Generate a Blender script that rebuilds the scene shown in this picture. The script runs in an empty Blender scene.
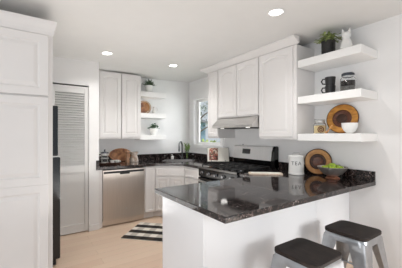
import bpy, bmesh, math, random
from mathutils import Vector, Matrix, Euler
random.seed(7)
SC = bpy.context.scene
COL = SC.collection
PI = math.pi

# ------------------------------------------------------------------ camera
F_PX, YAW, HZ, CAM_Z = 254.3, math.radians(34.64), 135.5, 1.383
cam_d = bpy.data.cameras.new('camera')
cam = bpy.data.objects.new('camera', cam_d); COL.objects.link(cam)
cam.location = (0, 0, CAM_Z)
cam.rotation_euler = (PI/2, 0, -YAW)
cam_d.sensor_fit = 'HORIZONTAL'; cam_d.sensor_width = 36.0
cam_d.lens = 36.0*F_PX/402.0
cam_d.shift_y = (HZ-134.0)/402.0
cam_d.clip_start = 0.05
SC.camera = cam

# ------------------------------------------------------------------ world, lights, exposure
w = bpy.data.worlds.new('world'); SC.world = w; w.use_nodes = True
bg = w.node_tree.nodes['Background']
bg.inputs[0].default_value = (0.86, 0.93, 1.0, 1); bg.inputs[1].default_value = 0.64

def area(name, loc, rot, sx, sy, power, color=(1, 1, 1)):
    d = bpy.data.lights.new(name, 'AREA'); d.shape = 'RECTANGLE'; d.size = sx; d.size_y = sy
    d.energy = power; d.color = color
    o = bpy.data.objects.new(name, d); COL.objects.link(o); o.location = loc; o.rotation_euler = rot
    return o
# shell left open behind the camera and at left so world light floods in
# added uplight near the camera, only there to brighten the ceiling
area('uplight_fill', (0.9, 0.2, 0.5), (PI, 0, 0), 2.0, 1.6, 14, (1.0, 0.99, 0.97))
area('uplight_fill_kitchen', (1.05, 2.75, 0.7), (PI, 0, 0), 1.5, 1.5, 14, (1.0, 0.99, 0.97))  # added uplight amid the kitchen, lifts the ceiling farther back
area('fill_open_side', (-3.2, 0.2, 1.5), (PI/2, 0, -PI/2), 2.4, 2.0, 46, (0.99, 0.99, 1.0))  # added fill lamp from the left, brightens the right wall
lb = area('fill_behind', (2.4, -3.4, 1.5), (PI/2-math.radians(19), 0, math.radians(3)), 1.8, 1.4, 9, (1.0, 0.99, 0.98)); lb.data.spread = math.radians(40)  # added fill lamp, beam narrowed onto the peninsula panel
area('fill_window', (3.55, 3.6, 1.72), (PI/2, 0, math.radians(72)), 1.0, 1.1, 29, (0.95, 0.98, 1.0))  # added lamp outside the window, out of view, brightens the back wall
sd_ = bpy.data.lights.new('sun', 'SUN'); sd_.energy = 3.0; sd_.angle = 0.02; sd_.color = (1, .97, .92)
so_ = bpy.data.objects.new('sun', sd_); COL.objects.link(so_); so_.rotation_euler = Vector((0.08, 1.0, -2.7)).to_track_quat('-Z', 'Y').to_euler()
SC.view_settings.view_transform = 'Standard'; SC.view_settings.look = 'None'
SC.view_settings.gamma = 1.0; SC.view_settings.use_curve_mapping = False
SC.view_settings.exposure = 0.1

# ------------------------------------------------------------------ materials
def srgb(r, g, b):
    def f(c):
        c /= 255.0
        return c/12.92 if c <= 0.04045 else ((c+0.055)/1.055)**2.4
    return (f(r), f(g), f(b), 1)
def mat(name, col, rough=0.5, metal=0.0, bump=0.0, bscale=200.0, var=0.0, vscale=6.0, stretch=(1, 1, 1), emit=None, es=0, trans=0, coat=0, spec=None, ior=None):
    m = bpy.data.materials.new(name); m.use_nodes = True
    nt = m.node_tree; p = nt.nodes['Principled BSDF']
    p.inputs['Base Color'].default_value = col
    p.inputs['Roughness'].default_value = rough; p.inputs['Metallic'].default_value = metal
    if coat: p.inputs['Coat Weight'].default_value = coat
    if spec is not None: p.inputs['Specular IOR Level'].default_value = spec
    if trans: p.inputs['Transmission Weight'].default_value = trans
    if ior: p.inputs['IOR'].default_value = ior
    if emit: p.inputs['Emission Color'].default_value = emit; p.inputs['Emission Strength'].default_value = es
    if var or bump:
        tc = nt.nodes.new('ShaderNodeTexCoord'); mp = nt.nodes.new('ShaderNodeMapping')
        mp.inputs['Scale'].default_value = stretch
        nt.links.new(tc.outputs['Object'], mp.inputs['Vector'])
    if var:
        n = nt.nodes.new('ShaderNodeTexNoise'); n.inputs['Scale'].default_value = vscale; n.inputs['Detail'].default_value = 5
        nt.links.new(mp.outputs[0], n.inputs['Vector'])
        r = nt.nodes.new('ShaderNodeValToRGB')
        r.color_ramp.elements[0].position = 0.3; r.color_ramp.elements[1].position = 0.7
        r.color_ramp.elements[0].color = tuple(c*(1-var) for c in col[:3])+(1,)
        r.color_ramp.elements[1].color = tuple(min(1, c*(1+var)) for c in col[:3])+(1,)
        nt.links.new(n.outputs['Fac'], r.inputs[0]); nt.links.new(r.outputs[0], p.inputs['Base Color'])
    if bump:
        n2 = nt.nodes.new('ShaderNodeTexNoise'); n2.inputs['Scale'].default_value = bscale
        nt.links.new(mp.outputs[0], n2.inputs['Vector'])
        b = nt.nodes.new('ShaderNodeBump'); b.inputs['Strength'].default_value = bump; b.inputs['Distance'].default_value = 0.002
        nt.links.new(n2.outputs['Fac'], b.inputs['Height']); nt.links.new(b.outputs[0], p.inputs['Normal'])
    return m

M = {}
M['wall'] = mat('wall_paint', srgb(240, 239, 238), 0.75, bump=0.08, bscale=120, var=0.01)
M['ceil'] = mat('ceiling_paint', srgb(226, 225, 223), 0.85, bump=0.1, bscale=90, var=0.01)
M['cab'] = mat('cabinet_paint', srgb(232, 229, 227), 0.38, var=0.01, bump=0.03, bscale=60)
M['tallcab'] = mat('tall_cabinet_paint', srgb(228, 225, 223), 0.4, var=0.01, bump=0.03, bscale=60)
M['trim'] = mat('trim_paint', srgb(238, 237, 236), 0.4, var=0.008)
M['shelf'] = mat('shelf_paint', srgb(243, 242, 240), 0.4, var=0.008)
M['penin'] = mat('peninsula_paint', srgb(240, 241, 243), 0.45, var=0.008)
M['louver'] = mat('louver_paint', srgb(226, 225, 223), 0.5, var=0.01)
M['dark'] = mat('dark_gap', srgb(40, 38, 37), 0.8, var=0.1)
M['steel'] = mat('brushed_steel', srgb(206, 197, 189), 0.34, metal=1.0, var=0.05, vscale=5, stretch=(30, 30, 0.6))
M['steel_l'] = mat('bright_steel', srgb(205, 203, 200), 0.28, metal=0.85, var=0.04, vscale=4, stretch=(1, 20, 1))
M['galv'] = mat('galvanised_metal', srgb(172, 174, 177), 0.3, metal=0.95, var=0.12, vscale=14, bump=0.06, bscale=50)
M['black_gloss'] = mat('black_enamel', srgb(14, 14, 15), 0.12, var=0.1)
M['fridge'] = mat('black_fridge', srgb(15, 17, 21), 0.2, var=0.06, coat=0.2)
M['black_matte'] = mat('black_iron', srgb(22, 22, 23), 0.55, var=0.15, vscale=40)
M['black_metal'] = mat('dark_faucet_metal', srgb(128, 128, 130), 0.2, metal=0.9, var=0.05)
M['rubber'] = mat('black_rubber', srgb(20, 20, 20), 0.8, var=0.1)
M['ceramic'] = mat('white_ceramic', srgb(238, 237, 234), 0.25, var=0.01)
M['black_ceramic'] = mat('black_ceramic', srgb(34, 33, 33), 0.45, var=0.1, vscale=30)
M['glass'] = mat('clear_glass', (0.97, 0.98, 0.98, 1), 0.02, trans=1.0, ior=1.2, var=0.005)
M['leaf'] = mat('plant_leaf', srgb(146, 158, 100), 0.5, var=0.5, vscale=30)
M['leaf_d'] = mat('dark_blade_leaf', srgb(62, 84, 58), 0.5, var=0.35, vscale=30)
M['leaf_g'] = mat('fresh_leaf', srgb(120, 150, 70), 0.45, var=0.3, vscale=25)
M['leaf_b'] = mat('bluish_leaf', srgb(92, 128, 96), 0.5, var=0.3, vscale=25)
M['soil'] = mat('soil', srgb(52, 40, 32), 0.9, var=0.3, vscale=80)
M['apple'] = mat('green_apple', srgb(150, 178, 44), 0.3, var=0.2, vscale=18)
M['copper'] = mat('copper_foot', srgb(176, 122, 98), 0.35, metal=0.7, var=0.1)
M['silver'] = mat('hammered_silver', srgb(196, 190, 184), 0.3, metal=0.8, bump=0.9, bscale=70, var=0.1)
M['page'] = mat('paper_page', srgb(236, 232, 222), 0.7, var=0.02)
M['ink'] = mat('dark_ink', srgb(58, 56, 55), 0.6, var=0.1)
M['brownink'] = mat('brown_print', srgb(120, 66, 34), 0.6, var=0.15)
M['copperglass'] = mat('press_frame', srgb(70, 74, 80), 0.3, metal=0.8, var=0.05)
M['jarfill'] = mat('cream_powder', srgb(244, 220, 168), 0.8, var=0.05, vscale=40)
M['coffee'] = mat('dark_beans', srgb(46, 40, 37), 0.6, var=0.5, vscale=70, bump=0.5, bscale=120)
M['greyfill'] = mat('grey_grain', srgb(120, 117, 113), 0.7, var=0.25, vscale=90)
M['redfood'] = mat('dark_red_fruit', srgb(92, 36, 30), 0.4, var=0.4, vscale=60)
M['lamp'] = mat('lamp_lens', (1, 1, 1, 1), 0.5, emit=(1, 0.98, 0.95, 1), es=6, var=0.001)
M['hoodlamp'] = mat('hood_lamp_lens', (1, 1, 1, 1), 0.4, emit=(1, 0.97, 0.92, 1), es=0.5, var=0.001)
M['hood'] = mat('hood_steel', srgb(206, 204, 202), 0.3, metal=1.0, var=0.05, vscale=5, stretch=(1, 1, 20))
M['panel_l'] = mat('silver_panel', srgb(222, 221, 220), 0.35, metal=0.35, var=0.03, vscale=4, stretch=(1, 20, 1))
M['range_trim'] = mat('range_trim_metal', srgb(128, 126, 124), 0.3, metal=0.9, var=0.05)
M['screen'] = mat('clock_glass', srgb(24, 26, 30), 0.1, var=0.1)
M['grass'] = mat('lawn', srgb(150, 170, 90), 0.9, var=0.3, vscale=8)
M['bark'] = mat('tree_bark', srgb(110, 98, 88), 0.9, var=0.3, vscale=12)
M['tree'] = mat('tree_leaf', srgb(110, 128, 104), 0.7, var=0.4, vscale=4)
M['hedge'] = mat('hedge_leaf', srgb(158, 176, 110), 0.8, var=0.3, vscale=9)
M['blue'] = mat('blue_siding', srgb(150, 178, 212), 0.7, var=0.08, vscale=5)
M['roof'] = mat('grey_roof', srgb(120, 122, 126), 0.8, var=0.1)

def wood(name, a, b, scale=18, stretch=(1, 8, 1), rough=0.45):
    m = bpy.data.materials.new(name); m.use_nodes = True; nt = m.node_tree; p = nt.nodes['Principled BSDF']
    tc = nt.nodes.new('ShaderNodeTexCoord'); mp = nt.nodes.new('ShaderNodeMapping'); mp.inputs['Scale'].default_value = stretch
    n = nt.nodes.new('ShaderNodeTexNoise'); n.inputs['Scale'].default_value = scale; n.inputs['Detail'].default_value = 6; n.inputs['Distortion'].default_value = 1.2
    r = nt.nodes.new('ShaderNodeValToRGB'); r.color_ramp.elements[0].position = .32; r.color_ramp.elements[1].position = .68
    r.color_ramp.elements[0].color = a; r.color_ramp.elements[1].color = b
    nt.links.new(tc.outputs['Object'], mp.inputs[0]); nt.links.new(mp.outputs[0], n.inputs['Vector'])
    nt.links.new(n.outputs['Fac'], r.inputs[0]); nt.links.new(r.outputs[0], p.inputs['Base Color'])
    p.inputs['Roughness'].default_value = rough
    return m
M['seat'] = wood('dark_stained_seat', srgb(20, 17, 16), srgb(48, 38, 34), 10, (9, 1, 1), 0.55)
M['seat'].node_tree.nodes['Principled BSDF'].inputs['Specular IOR Level'].default_value = 0.25
M['honey'] = wood('honey_wood', srgb(176, 116, 58), srgb(216, 164, 104), 9, (1, 1, 7), 0.4)
M['amber'] = wood('amber_wood', srgb(164, 104, 38), srgb(208, 146, 62), 9, (3, 1, 3), 0.4)
M['walnut'] = wood('walnut_wood', srgb(66, 34, 22), srgb(122, 70, 44), 16, (3, 2, 3), 0.4)
M['rimwood'] = wood('dark_rim_wood', srgb(44, 26, 18), srgb(84, 50, 32), 20, (2, 2, 2), 0.5)
M['brownwood'] = wood('brown_board', srgb(112, 62, 32), srgb(202, 142, 92), 7, (1.2, 1, 9), 0.4)
M['millwood'] = wood('mill_wood', srgb(120, 74, 48), srgb(184, 146, 116), 14, (2, 2, 5), 0.4)
M['palewood'] = wood('pale_board', srgb(206, 178, 156), srgb(228, 214, 198), 12, (6, 1, 1), 0.45)
M['stoneware'] = wood('speckled_stoneware', srgb(140, 104, 74), srgb(232, 228, 222), 9, (1, 1, 1), 0.4)

def granite():
    m = bpy.data.materials.new('dark_granite'); m.use_nodes = True; nt = m.node_tree; p = nt.nodes['Principled BSDF']
    tc = nt.nodes.new('ShaderNodeTexCoord')
    v = nt.nodes.new('ShaderNodeTexVoronoi'); v.inputs['Scale'].default_value = 115; v.inputs['Randomness'].default_value = 1
    v2 = nt.nodes.new('ShaderNodeTexVoronoi'); v2.inputs['Scale'].default_value = 260
    n1 = nt.nodes.new('ShaderNodeTexNoise'); n1.inputs['Scale'].default_value = 14; n1.inputs['Detail'].default_value = 6
    for n in (n1, v, v2): nt.links.new(tc.outputs['Object'], n.inputs['Vector'])
    sp = nt.nodes.new('ShaderNodeSeparateColor'); nt.links.new(v.outputs['Color'], sp.inputs[0])
    sp2 = nt.nodes.new('ShaderNodeSeparateColor'); nt.links.new(v2.outputs['Color'], sp2.inputs[0])
    def math_(op, a, b_):
        q = nt.nodes.new('ShaderNodeMath'); q.operation = op
        for k, x in enumerate((a, b_)):
            if isinstance(x, (int, float)): q.inputs[k].default_value = x
            else: nt.links.new(x, q.inputs[k])
        return q.outputs[0]
    f = math_('ADD', math_('MULTIPLY', sp.outputs[0], .55), math_('MULTIPLY', sp2.outputs[1], .25))
    f = math_('ADD', f, math_('MULTIPLY', math_('SUBTRACT', n1.outputs['Fac'], .5), .7))
    r1 = nt.nodes.new('ShaderNodeValToRGB'); e = r1.color_ramp.elements
    e[0].position = .32; e[0].color = srgb(13, 12, 13); e[1].position = .90; e[1].color = srgb(176, 170, 170)
    for q, c in ((.45, srgb(31, 27, 28)), (.58, srgb(66, 55, 52)), (.71, srgb(112, 96, 91))):
        k = e.new(q); k.color = c
    nt.links.new(f, r1.inputs[0]); nt.links.new(r1.outputs[0], p.inputs['Base Color'])
    p.inputs['Roughness'].default_value = 0.06; p.inputs['Specular IOR Level'].default_value = 0.55
    return m
M['granite'] = granite()

def floor_mat():
    m = bpy.data.materials.new('pale_wood_floor'); m.use_nodes = True; nt = m.node_tree; p = nt.nodes['Principled BSDF']
    tc = nt.nodes.new('ShaderNodeTexCoord')
    br = nt.nodes.new('ShaderNodeTexBrick'); br.inputs['Scale'].default_value = 1.0
    br.inputs['Brick Width'].default_value = 1.4; br.inputs['Row Height'].default_value = 0.13; br.inputs['Mortar Size'].default_value = 0.0012
    br.inputs['Color1'].default_value = srgb(226, 197, 173); br.inputs['Color2'].default_value = srgb(233, 208, 184); br.inputs['Mortar'].default_value = srgb(190, 162, 134)
    mp = nt.nodes.new('ShaderNodeMapping'); mp.inputs['Scale'].default_value = (2, 30, 1)
    n = nt.nodes.new('ShaderNodeTexNoise'); n.inputs['Scale'].default_value = 3; n.inputs['Detail'].default_value = 5
    nt.links.new(tc.outputs['Object'], mp.inputs[0]); nt.links.new(mp.outputs[0], n.inputs['Vector'])
    nt.links.new(tc.outputs['Object'], br.inputs['Vector'])
    mx = nt.nodes.new('ShaderNodeMix'); mx.data_type = 'RGBA'; mx.blend_type = 'MULTIPLY'; mx.inputs[0].default_value = 0.14
    nt.links.new(br.outputs['Color'], mx.inputs[6]); nt.links.new(n.outputs['Color'], mx.inputs[7]); nt.links.new(mx.outputs[2], p.inputs['Base Color'])
    p.inputs['Roughness'].default_value = 0.42
    return m
M['floor'] = floor_mat()

def rug_mat():
    # black bands across, cream bands lightly checked with grey: woven buffalo plaid
    m = bpy.data.materials.new('plaid_weave'); m.use_nodes = True; nt = m.node_tree; p = nt.nodes['Principled BSDF']
    tc = nt.nodes.new('ShaderNodeTexCoord'); sp = nt.nodes.new('ShaderNodeSeparateXYZ'); nt.links.new(tc.outputs['Object'], sp.inputs[0])
    def band(out, period, off):
        a = nt.nodes.new('ShaderNodeMath'); a.operation = 'MULTIPLY_ADD'; a.inputs[1].default_value = 1/period; a.inputs[2].default_value = off
        nt.links.new(out, a.inputs[0])
        b = nt.nodes.new('ShaderNodeMath'); b.operation = 'FRACT'; nt.links.new(a.outputs[0], b.inputs[0])
        c = nt.nodes.new('ShaderNodeMath'); c.operation = 'GREATER_THAN'; c.inputs[1].default_value = .5; nt.links.new(b.outputs[0], c.inputs[0])
        return c.outputs[0]
    rows = band(sp.outputs['Y'], RUG_P, RUG_O); cols = band(sp.outputs['X'], .19, .1)
    a = nt.nodes.new('ShaderNodeMix'); a.data_type = 'RGBA'; a.inputs[6].default_value = srgb(232, 226, 216); a.inputs[7].default_value = srgb(196, 188, 178)
    b = nt.nodes.new('ShaderNodeMix'); b.data_type = 'RGBA'; b.inputs[6].default_value = srgb(52, 44, 38); b.inputs[7].default_value = srgb(24, 22, 21)
    c = nt.nodes.new('ShaderNodeMix'); c.data_type = 'RGBA'
    nt.links.new(cols, a.inputs[0]); nt.links.new(cols, b.inputs[0]); nt.links.new(rows, c.inputs[0])
    nt.links.new(a.outputs[2], c.inputs[6]); nt.links.new(b.outputs[2], c.inputs[7]); nt.links.new(c.outputs[2], p.inputs['Base Color'])
    n = nt.nodes.new('ShaderNodeTexNoise'); n.inputs['Scale'].default_value = 300; nt.links.new(tc.outputs['Object'], n.inputs['Vector'])
    bp = nt.nodes.new('ShaderNodeBump'); bp.inputs['Strength'].default_value = .5; bp.inputs['Distance'].default_value = .003
    nt.links.new(n.outputs['Fac'], bp.inputs['Height']); nt.links.new(bp.outputs[0], p.inputs['Normal'])
    p.inputs['Roughness'].default_value = .95
    return m
RUG_P, RUG_O = 0.212, 0.55
M['rug'] = rug_mat()

def food_mat():
    m = bpy.data.materials.new('food_photo_page'); m.use_nodes = True; nt = m.node_tree; p = nt.nodes['Principled BSDF']
    tc = nt.nodes.new('ShaderNodeTexCoord'); v = nt.nodes.new('ShaderNodeTexVoronoi'); v.inputs['Scale'].default_value = 42
    nt.links.new(tc.outputs['Object'], v.inputs['Vector'])
    sp = nt.nodes.new('ShaderNodeSeparateColor'); nt.links.new(v.outputs['Color'], sp.inputs[0])
    r = nt.nodes.new('ShaderNodeValToRGB'); r.color_ramp.interpolation = 'CONSTANT'; e = r.color_ramp.elements
    e[0].position = 0; e[0].color = srgb(126, 70, 60); e[1].position = .25; e[1].color = srgb(166, 96, 82)
    for q, c in ((.45, srgb(70, 62, 52)), (.6, srgb(226, 206, 190)), (.75, srgb(110, 106, 76)), (.85, srgb(200, 150, 124))):
        k = e.new(q); k.color = c
    nt.links.new(sp.outputs[0], r.inputs[0]); nt.links.new(r.outputs[0], p.inputs['Base Color']); p.inputs['Roughness'].default_value = .4
    return m
M['food'] = food_mat()

# ------------------------------------------------------------------ mesh helpers
class B:
    def __init__(s): s.bm = bmesh.new()
    def box(s, x0, x1, y0, y1, z0, z1, bev=0.0, seg=2):
        t = bmesh.new(); bmesh.ops.create_cube(t, size=1)
        for v in t.verts: v.co = Vector(((x0+x1)/2+v.co.x*(x1-x0), (y0+y1)/2+v.co.y*(y1-y0), (z0+z1)/2+v.co.z*(z1-z0)))
        if bev: bmesh.ops.bevel(t, geom=t.edges[:], offset=bev, segments=seg, affect='EDGES', profile=.6)
        s.add(t); return s
    def add(s, t, mtx=None):
        if mtx is not None: bmesh.ops.transform(t, matrix=mtx, verts=t.verts)
        me = bpy.data.meshes.new('tmp'); t.to_mesh(me); t.free(); s.bm.from_mesh(me); bpy.data.meshes.remove(me); return s
    def prism(s, poly, z0, z1, bev=0.0, seg=2, mtx=None):
        t = bmesh.new(); vs = [t.verts.new((p[0], p[1], z0)) for p in poly]; f = t.faces.new(vs)
        r = bmesh.ops.extrude_face_region(t, geom=[f])
        for v in r['geom']:
            if isinstance(v, bmesh.types.BMVert): v.co.z = z1
        bmesh.ops.recalc_face_normals(t, faces=t.faces)
        if bev: bmesh.ops.bevel(t, geom=[e for e in t.edges], offset=bev, segments=seg, affect='EDGES', profile=.6)
        s.add(t, mtx); return s
    def lathe(s, prof, c=(0, 0, 0), seg=32, mtx=None):
        t = bmesh.new(); rings = []
        for r, z in prof:
            if r < 1e-5: rings.append([t.verts.new((0, 0, z))])
            else: rings.append([t.verts.new((r*math.cos(2*PI*i/seg), r*math.sin(2*PI*i/seg), z)) for i in range(seg)])
        for a, b in zip(rings, rings[1:]):
            for i in range(seg):
                j = (i+1) % seg
                if len(a) == 1 and len(b) == 1: continue
                if len(a) == 1: t.faces.new((a[0], b[i], b[j]))
                elif len(b) == 1: t.faces.new((a[i], a[j], b[0]))
                else: t.faces.new((a[i], a[j], b[j], b[i]))
        bmesh.ops.recalc_face_normals(t, faces=t.faces)
        m = Matrix.Translation(c) if mtx is None else mtx
        s.add(t, m); return s
    def tube(s, pts, r, seg=12, mtx=None):
        rad = r if isinstance(r, (list, tuple)) else [r]*len(pts)
        P = [Vector(p) for p in pts]; t = bmesh.new(); rings = []; up = None
        for i, p in enumerate(P):
            d = (P[min(i+1, len(P)-1)]-P[max(i-1, 0)]).normalized()
            if up is None: up = Vector((0, 0, 1)) if abs(d.z) < .9 else Vector((1, 0, 0))
            a = d.cross(up).normalized(); b = a.cross(d).normalized(); up = b
            rings.append([t.verts.new(p+(a*math.cos(2*PI*k/seg)+b*math.sin(2*PI*k/seg))*rad[i]) for k in range(seg)])
        for a, b in zip(rings, rings[1:]):
            for k in range(seg): t.faces.new((a[k], a[(k+1) % seg], b[(k+1) % seg], b[k]))
        t.faces.new(rings[0]); t.faces.new(rings[-1])
        bmesh.ops.recalc_face_normals(t, faces=t.faces)
        s.add(t, mtx); return s
    def sweep(s, path, prof):
        """profile [(out, z)] swept along a mitred XY path; out is to the left of travel"""
        P = [Vector(p) for p in path]; t = bmesh.new(); rings = []
        for i, p in enumerate(P):
            ns = []
            for a, b in ((i-1, i), (i, i+1)):
                if a >= 0 and b < len(P):
                    d = (P[b]-P[a]).normalized(); ns.append(Vector((-d.y, d.x)))
            n = ns[0] if len(ns) == 1 else (ns[0]+ns[1])/(1+ns[0].dot(ns[1]))
            rings.append([t.verts.new((p.x+n.x*o, p.y+n.y*o, z)) for o, z in prof])
        m = len(prof)
        for a, b in zip(rings, rings[1:]):
            for k in range(m): t.faces.new((a[k], a[(k+1) % m], b[(k+1) % m], b[k]))
        t.faces.new(rings[0]); t.faces.new(rings[-1])
        bmesh.ops.recalc_face_normals(t, faces=t.faces); s.add(t); return s
    def sphere(s, c, r, sub=3, scale=(1, 1, 1)):
        t = bmesh.new(); bmesh.ops.create_icosphere(t, subdivisions=sub, radius=r)
        s.add(t, Matrix.Translation(c) @ Matrix.Diagonal((*scale, 1))); return s
    def door(s, o, u, n, w, h, arch=0.0, t=.02, fr=.055, flat=False):
        """raised panel door: o lower left corner on the carcass plane, u along the width, n out of the face"""
        o, u, n = Vector(o), Vector(u), Vector(n); tb = bmesh.new(); N = 14
        def loop(ins, dep):
            L = [(ins, ins), (w-ins, ins)]
            for i in range(N+1):
                q = i/N; x = (w-ins)+(2*ins-w)*q
                k = math.sin(PI*q)**1.5
                L.append((x, h-ins-(arch*(1-k) if ins > .02 else 0)))
            return [tb.verts.new(o+u*a+Vector((0, 0, b))+n*dep) for a, b in L]
        if flat: spec = [(0, 0), (0, t-.003), (.003, t), (fr, t), (fr+.004, t-.008)]
        else: spec = [(0, 0), (0, t-.004), (.004, t), (fr, t), (fr+.008, t-.009), (fr+.016, t-.010), (fr+.042, t-.001)]
        Ls = [loop(a, b) for a, b in spec]
        for a, b in zip(Ls, Ls[1:]):
            for i in range(len(a)): tb.faces.new((a[i], a[(i+1) % len(a)], b[(i+1) % len(a)], b[i]))
        tb.faces.new(Ls[-1]); tb.faces.new(Ls[0][::-1])
        bmesh.ops.recalc_face_normals(tb, faces=tb.faces); s.add(tb); return s
    def blade(s, base, tip, wid, bend=.0, side=None):
        """one thin leaf with a fold along the middle"""
        b, t = Vector(base), Vector(tip); d = t-b; up = Vector((0, 0, 1))
        sd = side or d.cross(up)
        if sd.length < 1e-4: sd = Vector((1, 0, 0))
        sd.normalize(); nrm = sd.cross(d).normalized(); bm = s.bm; prev = None
        for q, k in ((0, .35), (.35, 1), (.7, .8), (1, .04)):
            c = b+d*q+up*(-bend*q*q); a = [bm.verts.new(c-sd*wid*k), bm.verts.new(c+nrm*wid*.25*k), bm.verts.new(c+sd*wid*k)]
            if prev:
                bm.faces.new((prev[0], prev[1], a[1], a[0])); bm.faces.new((prev[1], prev[2], a[2], a[1]))
            prev = a
        return s

WORLD = {}
def obj(name, b, m, parent=None, smooth=False, shift=True):
    """links a builder as ONE mesh object; world-space builders are re-based on the parent's base point"""
    bm = b.bm
    if parent is not None and shift:
        bmesh.ops.translate(bm, vec=-WORLD.get(parent.name, Vector()), verts=bm.verts)
    me = bpy.data.meshes.new(name); bm.to_mesh(me); bm.free()
    if smooth:
        for p in me.polygons: p.use_smooth = True
        try: me.set_sharp_from_angle(angle=math.radians(38))
        except Exception: pass
    me.materials.append(m)
    o = bpy.data.objects.new(name, me); COL.objects.link(o)
    if parent is not None:
        o.parent = parent; WORLD[o.name] = WORLD.get(parent.name, Vector()).copy()
    return o
def thing(name, label, cat, loc=(0, 0, 0), group=None):
    o = bpy.data.objects.new(name, None); COL.objects.link(o); o.location = loc; o.empty_display_size = .1
    o['label'] = label; o['category'] = cat
    if group: o['group'] = group
    WORLD[o.name] = Vector(loc); return o
def tag(o, label, cat, group=None):
    o['label'] = label; o['category'] = cat
    if group: o['group'] = group
    return o
def struct(name, b, m, parent=None, smooth=False):
    o = obj(name, b, m, parent, smooth)
    if parent is None: o['kind'] = 'structure'
    return o
def copy_tree(src, loc, label, group=None):
    r = src.copy(); COL.objects.link(r); r.location = loc; r['label'] = label
    for ch in list(src.children):
        c = ch.copy(); COL.objects.link(c); c.parent = r
        for g in list(ch.children):
            d = g.copy(); COL.objects.link(d); d.parent = c
    return r
def rrect(cx, cy, w, h, r, n=6):
    P = []
    for sx, sy, a0 in ((1, 1, 0), (-1, 1, PI/2), (-1, -1, PI), (1, -1, 3*PI/2)):
        for i in range(n+1):
            a = a0+PI/2*i/n; P.append((cx+sx*(w/2-r)+r*math.cos(a), cy+sy*(h/2-r)+r*math.sin(a)))
    return P

# ------------------------------------------------------------------ room shell
XW, YB, YC, XC = 2.945, 4.723, 3.937, 0.893      # right wall, back wall, closet wall, end of closet wall
XL, YF = -0.80, -0.9
CZ = lambda x: 2.45+0.037*(x-0.5)                # the ceiling runs slightly out of level
b = B(); b.box(XL-.1, XW+.15, YF-.1, YB+.15, -.05, 0); struct('floor', b, M['floor'])
b = B(); b.prism([(XL-.1, CZ(XL-.1)), (XW+.15, CZ(XW+.15)), (XW+.15, CZ(XW+.15)+.08), (XL-.1, CZ(XL-.1)+.08)], 0, YB-YF+.25,
                 mtx=Matrix(((1, 0, 0, 0), (0, 0, -1, YB+.15), (0, 1, 0, 0), (0, 0, 0, 1))))
struct('ceiling', b, M['ceil'])
HT = 2.70
b = B(); b.box(XC, XW+.15, YB, YB+.12, 0, HT); struct('wall_back', b, M['wall'])
WY0, WY1, WZ0, WZ1 = 3.62, 4.50, 1.20, 2.13      # window opening in the right wall
b = B(); b.box(XW, XW+.12, YF, WY0, 0, HT); b.box(XW, XW+.12, WY1, YB, 0, HT)
b.box(XW, XW+.12, WY0, WY1, 0, WZ0); b.box(XW, XW+.12, WY0, WY1, WZ1, HT); struct('wall_right', b, M['wall'])
b = B(); b.box(XL-.12, XL, 2.30, YB, 0, HT); struct('wall_left', b, M['wall'])
DX0, DX1, DZ = -0.15, 0.752, 2.10                # bifold opening
b = B(); b.box(DX1, XC, YC, YB+.1, 0, HT); b.box(XL, DX0, YC, YC+.1, 0, HT); b.box(DX0, DX1, YC, YC+.1, DZ, HT)
struct('wall_closet', b, M['wall'])
b = B(); b.box(DX1+.002, XC+.004, YC-.013, YC-.001, 0.001, .088, .003); struct('baseboard_closet', b, M['trim'])

# closet door: louvered bifold leaves in a white opening with a dark track above
d1 = bpy.data.objects.new('door_1', None); COL.objects.link(d1); d1['kind'] = 'structure'
d1.location = (DX0, YC, 0); WORLD['door_1'] = Vector((DX0, YC, 0))
b = B(); b.box(DX0+.005, DX1-.02, YC+.03, YC+.05, DZ-.022, DZ-.006); obj('door_track', b, M['dark'], d1)
for (x0, x1) in ((DX0+.004, .276), (.280, DX1-.003)):
    yf, yb = YC+.016, YC+.046
    b = B(); st = .05
    b.box(x0, x0+st, yf, yb, .012, 2.080, .003); b.box(x1-st, x1, yf, yb, .012, 2.080, .003)
    for z0, z1 in ((.012, .125), (.862, .955), (1.99, 2.080)): b.box(x0+st, x1-st, yf, yb, z0, z1, .002)
    leaf = obj('door_leaf', b, M['louver'], d1)
    b = B(); b.box(x0+st, x1-st, yf+.012, yb-.008, .125, .862); obj('lower_panel', b, M['louver'], leaf)
    b = B(); z = .962
    while z < 1.985:
        t = bmesh.new(); bmesh.ops.create_cube(t, size=1)
        b.add(t, Matrix.Translation(((x0+x1)/2, (yf+yb)/2, z+.012)) @ Matrix.Rotation(math.radians(46), 4, 'X') @ Matrix.Diagonal((x1-x0-2*st, .040, .006, 1)))
        z += .034
    obj('louver_slats', b, M['louver'], leaf)
b = B(); b.box(DX0, DX1, YC+.095, YC+.11, 0.001, DZ); obj('closet_shade_sheet', b, M['dark'], d1)  # dark sheet stands in for the shade inside the closet

# window: casing, jamb, sash, pane
w1 = bpy.data.objects.new('window_1', None); COL.objects.link(w1); w1['kind'] = 'structure'
w1.location = (XW, WY0, WZ0); WORLD['window_1'] = Vector((XW, WY0, WZ0))
b = B(); x0, x1 = XW-.018, XW-.0005
b.box(x0, x1, WY1, WY1+.08, WZ0-.075, WZ1+.075, .003); b.box(x0, x1, WY0-.08, WY0, WZ0-.075, WZ1+.075, .003)
b.box(x0, x1, WY0, WY1, WZ1, WZ1+.075, .003); b.box(x0, x1, WY0, WY1, WZ0-.075, WZ0, .003); obj('window_casing', b, M['trim'], w1)
b = B(); sx = XW+.06
b.box(sx, sx+.03, WY1-.085, WY1-.002, WZ0+.002, WZ1-.002, .003); b.box(sx, sx+.03, WY0+.002, WY0+.05, WZ0+.002, WZ1-.002, .003)
b.box(sx, sx+.03, WY0+.05, WY1-.085, WZ1-.05, WZ1-.002, .003); b.box(sx, sx+.03, WY0+.05, WY1-.085, WZ0+.002, WZ0+.05, .003)
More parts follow.
